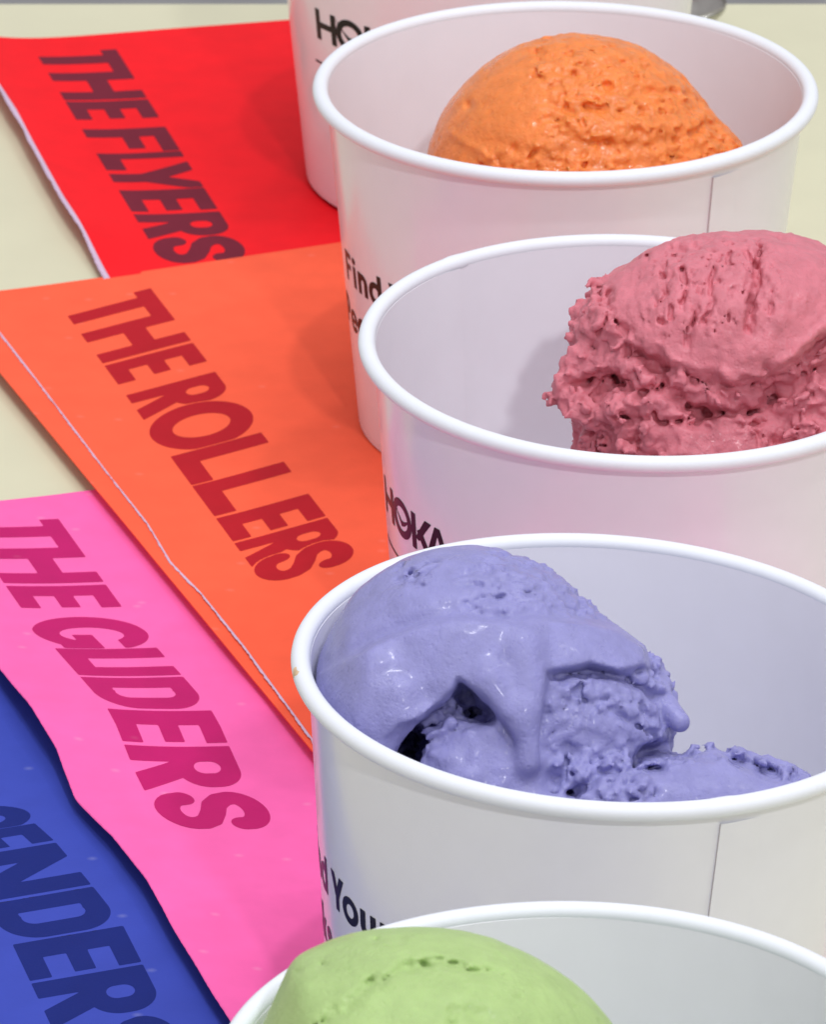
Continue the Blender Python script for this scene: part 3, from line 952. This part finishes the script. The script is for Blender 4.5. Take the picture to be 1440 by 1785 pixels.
    disp = disp + fr*(.75*capd[i, j] - 2.6*gully[i, j]*np.clip(nz+.25, 0, 1.2) - 1.6*undercut[i, j]*(1-capd[i, j])*np.clip(nz+.2, 0, 1.2) - 2.6*slit[i, j]*np.clip(nz, 0, 1.3) - 1.8*slit2[i, j]*np.clip(nz, 0, 1.3) - 1.6*hole[i, j]*np.clip(nz+.3, 0, 1.3) + .9*nub[i, j]*(1-.7*c) + .5*ridge[i, j] + .35*fold[i, j])
    D[I] -= disp.astype(np.float32)
    return s.build(D, 'ice_cream_scoop', m_ice_pink, 'dusky pink berry ice cream scoop, craggy with an overhanging lip')

# --- lavender: melted apron with drips over a hollow, crumbly pieces on the right
def make_purple():
    s = Sculpt(3)
    s.grid(545, 1460, 925, 1640, -36, 38, .42, 1460)
    D = s.ell(815, 1212, -4, 23.6, 22.6, 23)
    D = smin(D, s.ell(1005, 1255, -2, 15.8, 14.5, 18), 5)
    D = smin(D, s.ell(870, 1440, 0, 24, 15, 22), 6)
    D = smin(D, s.ell(640, 1240, 6, 7, 10, 12), 5)
    # hollow under the apron
    D = smax(D, -smin(s.ell(716, 1304, 12, 3.4, 3.4, 24), s.ell(762, 1292, 14, 4.4, 2.2, 18), 2.0), 1.4)
    D = smax(D, -s.ell(812, 1228, 20, 2.4, 4.6, 12), 1.2)
    D = smax(D, -s.ell(840, 1248, 20, 3.2, 1.9, 12), 1.2)
    D = smax(D, -s.ell(790, 1262, 20, 6.5, 3.0, 10), 1.4)
    D = smax(D, -s.ell(985, 1352, 23, 3.6, 3.4, 9), 1.2)
    # lower pieces
    blk = smin(s.ell(862, 1358, 14, 7.2, 8.2, 7), s.ell(805, 1350, 15, 5.6, 6.0, 6), 1.5)
    D = smin(D, blk, .8)
    D = smin(D, s.ell(780, 1262, 13, 3.4, 1.4, 5), 1.6)
    D = smin(D, s.ell(1225, 1400, 6, 16.5, 8.6, 14), 2.0)
    D = smin(D, s.ell(1330, 1405, 2, 9.5, 6.6, 12), 4.0)
    D = smin(D, s.ell(1075, 1395, 14, 8.5, 6.8, 8), 2.0)
    D = smax(D, -s.ell(1180, 1299, 14, 4.6, 1.8, 9), 1.0)
    apron = s.poly([(560, 1185), (600, 1165), (660, 1130), (720, 1102), (790, 1080), (870, 1084), (930, 1080), (1000, 1084), (1075, 1094), (1125, 1125), (1128, 1160), (1080, 1172), (1030, 1160), (1000, 1168), (958, 1176), (948, 1220), (940, 1245), (925, 1262), (905, 1262), (880, 1250), (850, 1215), (805, 1186), (800, 1205), (770, 1230), (745, 1255), (705, 1270), (688, 1290), (680, 1320), (600, 1330), (550, 1260)], .7, .35, 3, .15)
    ext = s.caps(915, 1130, 16.5, 924, 1235, 20.0, 2.8, 1.9)
    ext = smin(ext, s.caps(924, 1235, 20.0, 925, 1326, 19.8, 1.7, 1.75), 1.5)
    ext = smin(ext, s.caps(705, 1225, 18.0, 672, 1310, 17.5, 3.2, 2.4), 2.0)
    ext = smin(ext, s.caps(855, 1185, 19.5, 910, 1260, 20.4, 2.0, 1.7), 2.0)
    tip = s.caps(1150, 1220, 3, 1186, 1256, 6.0, 2.2, 1.6)
    toprough = s.poly([(850, 955), (960, 965), (1060, 1040), (1110, 1090), (1000, 1085), (880, 1080), (850, 1060), (790, 1020)], 2.0, 1.0, 5)
    topl = s.poly([(690, 990), (760, 985), (745, 1030), (690, 1020)], .8, .9, 6)
    right = s.poly([(955, 1175), (1060, 1150), (1110, 1120), (1170, 1120), (1240, 1290), (1130, 1310), (1010, 1350), (955, 1320)], 1.2, 1.0, 7)
    rsmooth = s.poly([(945, 1235), (1080, 1255), (1120, 1290), (1010, 1335), (950, 1300)], 2.0, .8, 8)
    lowr = s.poly([(980, 1300), (1120, 1290), (1130, 1330), (1170, 1300), (1260, 1280), (1420, 1335), (1420, 1420), (960, 1420)], 1.2, 1.0, 9)
    lows = s.poly([(1140, 1338), (1230, 1318), (1300, 1326), (1390, 1370), (1380, 1440), (1150, 1440)], 1.0, .8, 10)
    crev = s.line([(955, 1178), (1000, 1168), (1040, 1172), (1085, 1180), (1120, 1200), (1165, 1215)], .8, .9, 12) + 1.2*s.line([(1150, 1215), (1168, 1260), (1190, 1298)], .9, .7, 13)
    crev = crev + s.line([(1000, 1380), (1050, 1345), (1100, 1335), (1130, 1310), (1180, 1300)], .9, 1.0, 14) + .8*s.line([(1095, 1365), (1110, 1345), (1150, 1335)], .7, .8, 15) + .8*s.line([(1245, 1300), (1300, 1325), (1350, 1345)], .7, .8, 16)
    holem = .8*s.poly([(690, 1275), (745, 1240), (815, 1200), (850, 1240), (800, 1275), (760, 1330), (690, 1330)], 1.0, .8, 23)
    blkm = s.poly([(740, 1240), (830, 1225), (900, 1262), (905, 1400), (735, 1400)], 1.5, .6, 22)
    crack = s.line([(770, 1062), (835, 1050), (880, 1045)], .45, .6, 17) + s.line([(820, 1070), (850, 1080), (905, 1082)], .6, .8, 18) + .7*s.line([(690, 1018), (720, 1010), (725, 1030)], .5, .7, 19)
    under = s.line([(580, 1165), (650, 1125), (720, 1095), (790, 1072)], 1.2, .3, 20)
    nub = s.spots([(1120, 1360, 1.1), (1100, 1372, .9), (1060, 1385, .9), (1250, 1292, 1.1), (1290, 1306, .9), (1330, 1322, 1.0), (1180, 1180, 1.2), (1150, 1150, 1.1), (975, 1335, 1.0), (1265, 1315, .8), (1360, 1342, .9)])
    I, u, v, w = s.band(D, 4.0)
    i, j = I[0], I[1]
    ap = apron[i, j]
    fr = sstep(-4, 2, w)
    big = fbm(u*.09, v*.09, w*.09, 71, 2)
    wp = 1.3*perlin(u*.2, v*.2, w*.2, 77)
    mid = fbm(u*.30+wp, v*.30, w*.30, 72, 2)
    gr = grains(u+wp, v, w, .42, 25)
    pit = sstep(.18, .48, perlin(u*.42, v*.55, w*.42, 78))
    rt = right[i, j]*(1-.75*rsmooth[i, j]); lr = lowr[i, j]*(1-.9*lows[i, j])
    rough = np.clip(rt+lr+holem[i, j], 0, 1)*(1-.9*ap)
    bub = grains(u, v*1.3, w, .50, 27)
    gr2 = grains(u, v, w, .85, 28)
    fine = fbm(u*.8, v*.8, w*.8, 79, 2)
    disp = .5*big + rough*(.8*mid+.8*(gr-.42)+.6*(gr2-.4)+.4*fine-1.0*pit)
    disp = disp + toprough[i, j]*(1-ap)*(.85*(bub-.42)+.45*(gr2-.4)+.4*mid-.55*pit) - .9*topl[i, j]*sstep(-.1, .35, perlin(u*.6, v*.6, w*.6, 80))
    disp = disp + fr*(1.9*ap - .5*under[i, j]*(1-ap) - 1.7*crev[i, j]*(1-.8*ap) - 1.0*crack[i, j]*np.clip(.55+1.3*perlin(u*.6, v*.6, w*.6, 86), .1, 1.3) + .9*nub[i, j]) + .10*fbm(u*.4, v*.4, w*.4, 81, 3)
    disp = disp + blkm[i, j]*(1-ap)*(1.3*fbm(u*.16, v*.16, w*.16, 85, 2)+.35*(gr-.4)*sstep(-6, -11, -v*0+v))
    disp = disp - .35*ap*sstep(.50, .62, perlin(u*.33, v*.33, w*.33, 83))
    D[I] -= disp.astype(np.float32)
    D = smin(D, ext, 2.4)
    D = smin(D, tip, 1.6)
    return s.build(D, 'ice_cream_scoop', m_ice_purple, 'melting lavender ice cream scoop dripping over a dark hollow')

# --- pistachio: smooth dome with a few torn cracks
def make_green():
    s = Sculpt(4)
    s.grid(370, 1180, 1590, 2280, -32, 34, .5, 1900)
    D = s.ell(728, 1990, 0, 31.2, 28.8, 28)
    D = smin(D, s.ell(780, 2140, 2, 31, 16, 26), 8)
    cr = s.line([(560, 1800), (600, 1765), (630, 1745), (650, 1722), (690, 1702), (712, 1690), (745, 1692)], .75, 1.3, 3, .5) + s.line([(712, 1690), (770, 1686), (800, 1692), (835, 1700), (872, 1704)], .6, 1.2, 4, .5)
    cr = cr + .9*s.line([(790, 1790), (800, 1772), (830, 1768), (850, 1780)], .9, 1.2, 6, .5) + .6*s.line([(500, 1765), (520, 1785)], .6, 1.0, 7, .5)
    cr = cr + .6*s.spots([(565, 1690, .5), (520, 1702, .6), (700, 1648, .45), (905, 1745, .35), (655, 1645, .4)])
    I, u, v, w = s.band(D, 3.0)
    i, j = I[0], I[1]
    m = cr[i, j]
    disp = .35*fbm(u*.08, v*.08, w*.08, 91, 2) + .10*fbm(u*.3, v*.3, w*.3, 92, 3) - (w > -5)*m*np.clip(.85+1.0*fbm(u*.7, v*.7, w*.7, 93, 2), .35, 1.6) - .22*sstep(.42, .6, perlin(u*.5, v*.5, w*.5, 94))
    D[I] -= disp.astype(np.float32)
    return s.build(D, 'ice_cream_scoop', m_ice_green, 'smooth pale green ice cream scoop with torn cracks')

make_orange()
make_pink()
make_purple()
make_green()

# ------------------------------------------------------------------ steel spoon lying behind the rearmost cup
def make_spoon():
    root = empty('spoon', (58, 1311, TABLE_Z), (0, 0, 0))
    tag(root, 'steel spoon lying behind the rearmost cup', 'spoon')
    V = []; F = []; n, m = 36, 10
    for side in (0, 1):
        for k in range(m+1):
            fr = k/m
            for i in range(n):
                a = 2*math.pi*i/n
                rx = (13.0 if math.cos(a) > 0 else 15.0)*math.sin(fr*math.pi/2)
                ry = 9.0*math.sin(fr*math.pi/2)
                x = rx*math.cos(a); y = ry*math.sin(a)
                z = .2+5.4*(1-math.cos(fr*math.pi/2))+.10*max(0, x)+(0.7 if side else 0)
                V.append((x, y, z))
    N = (m+1)*n
    for side in (0, 1):
        for k in range(m):
            for i in range(n):
                a = side*N+k*n+i; b_ = side*N+k*n+(i+1) % n
                q = (a, b_, b_+n, a+n)
                F.append(q if side else q[::-1])
    for i in range(n):
        a = m*n+i; b_ = m*n+(i+1) % n
        F.append((a, b_, b_+N, a+N))
    mesh_obj('bowl', V, F, m_steel, root)
    V = []; F = []
    prof = [(-13.5, 6.0, 2.6), (-18, 6.8, 2.2), (-26, 6.4, 2.4), (-40, 4.6, 3.0), (-54, 2.6, 3.8), (-64, 1.6, 4.4), (-69, 1.3, 4.0), (-71, 1.2, 2.2)]
    for x, z, hw in prof:
        V += [(x, -hw, z), (x, hw, z), (x, hw*.9, z+1.1), (x, -hw*.9, z+1.1)]
    for k in range(len(prof)-1):
        for q in range(4):
            a = k*4+q; b_ = k*4+(q+1) % 4
            F.append((a, b_, b_+4, a+4))
    F += [(0, 3, 2, 1), tuple(4*(len(prof)-1)+q for q in range(4))]
    h = mesh_obj('handle', V, F, m_steel, root, smooth=False)
    bv = h.modifiers.new('bevel', 'BEVEL'); bv.width = .0004; bv.segments = 2
make_spoon()
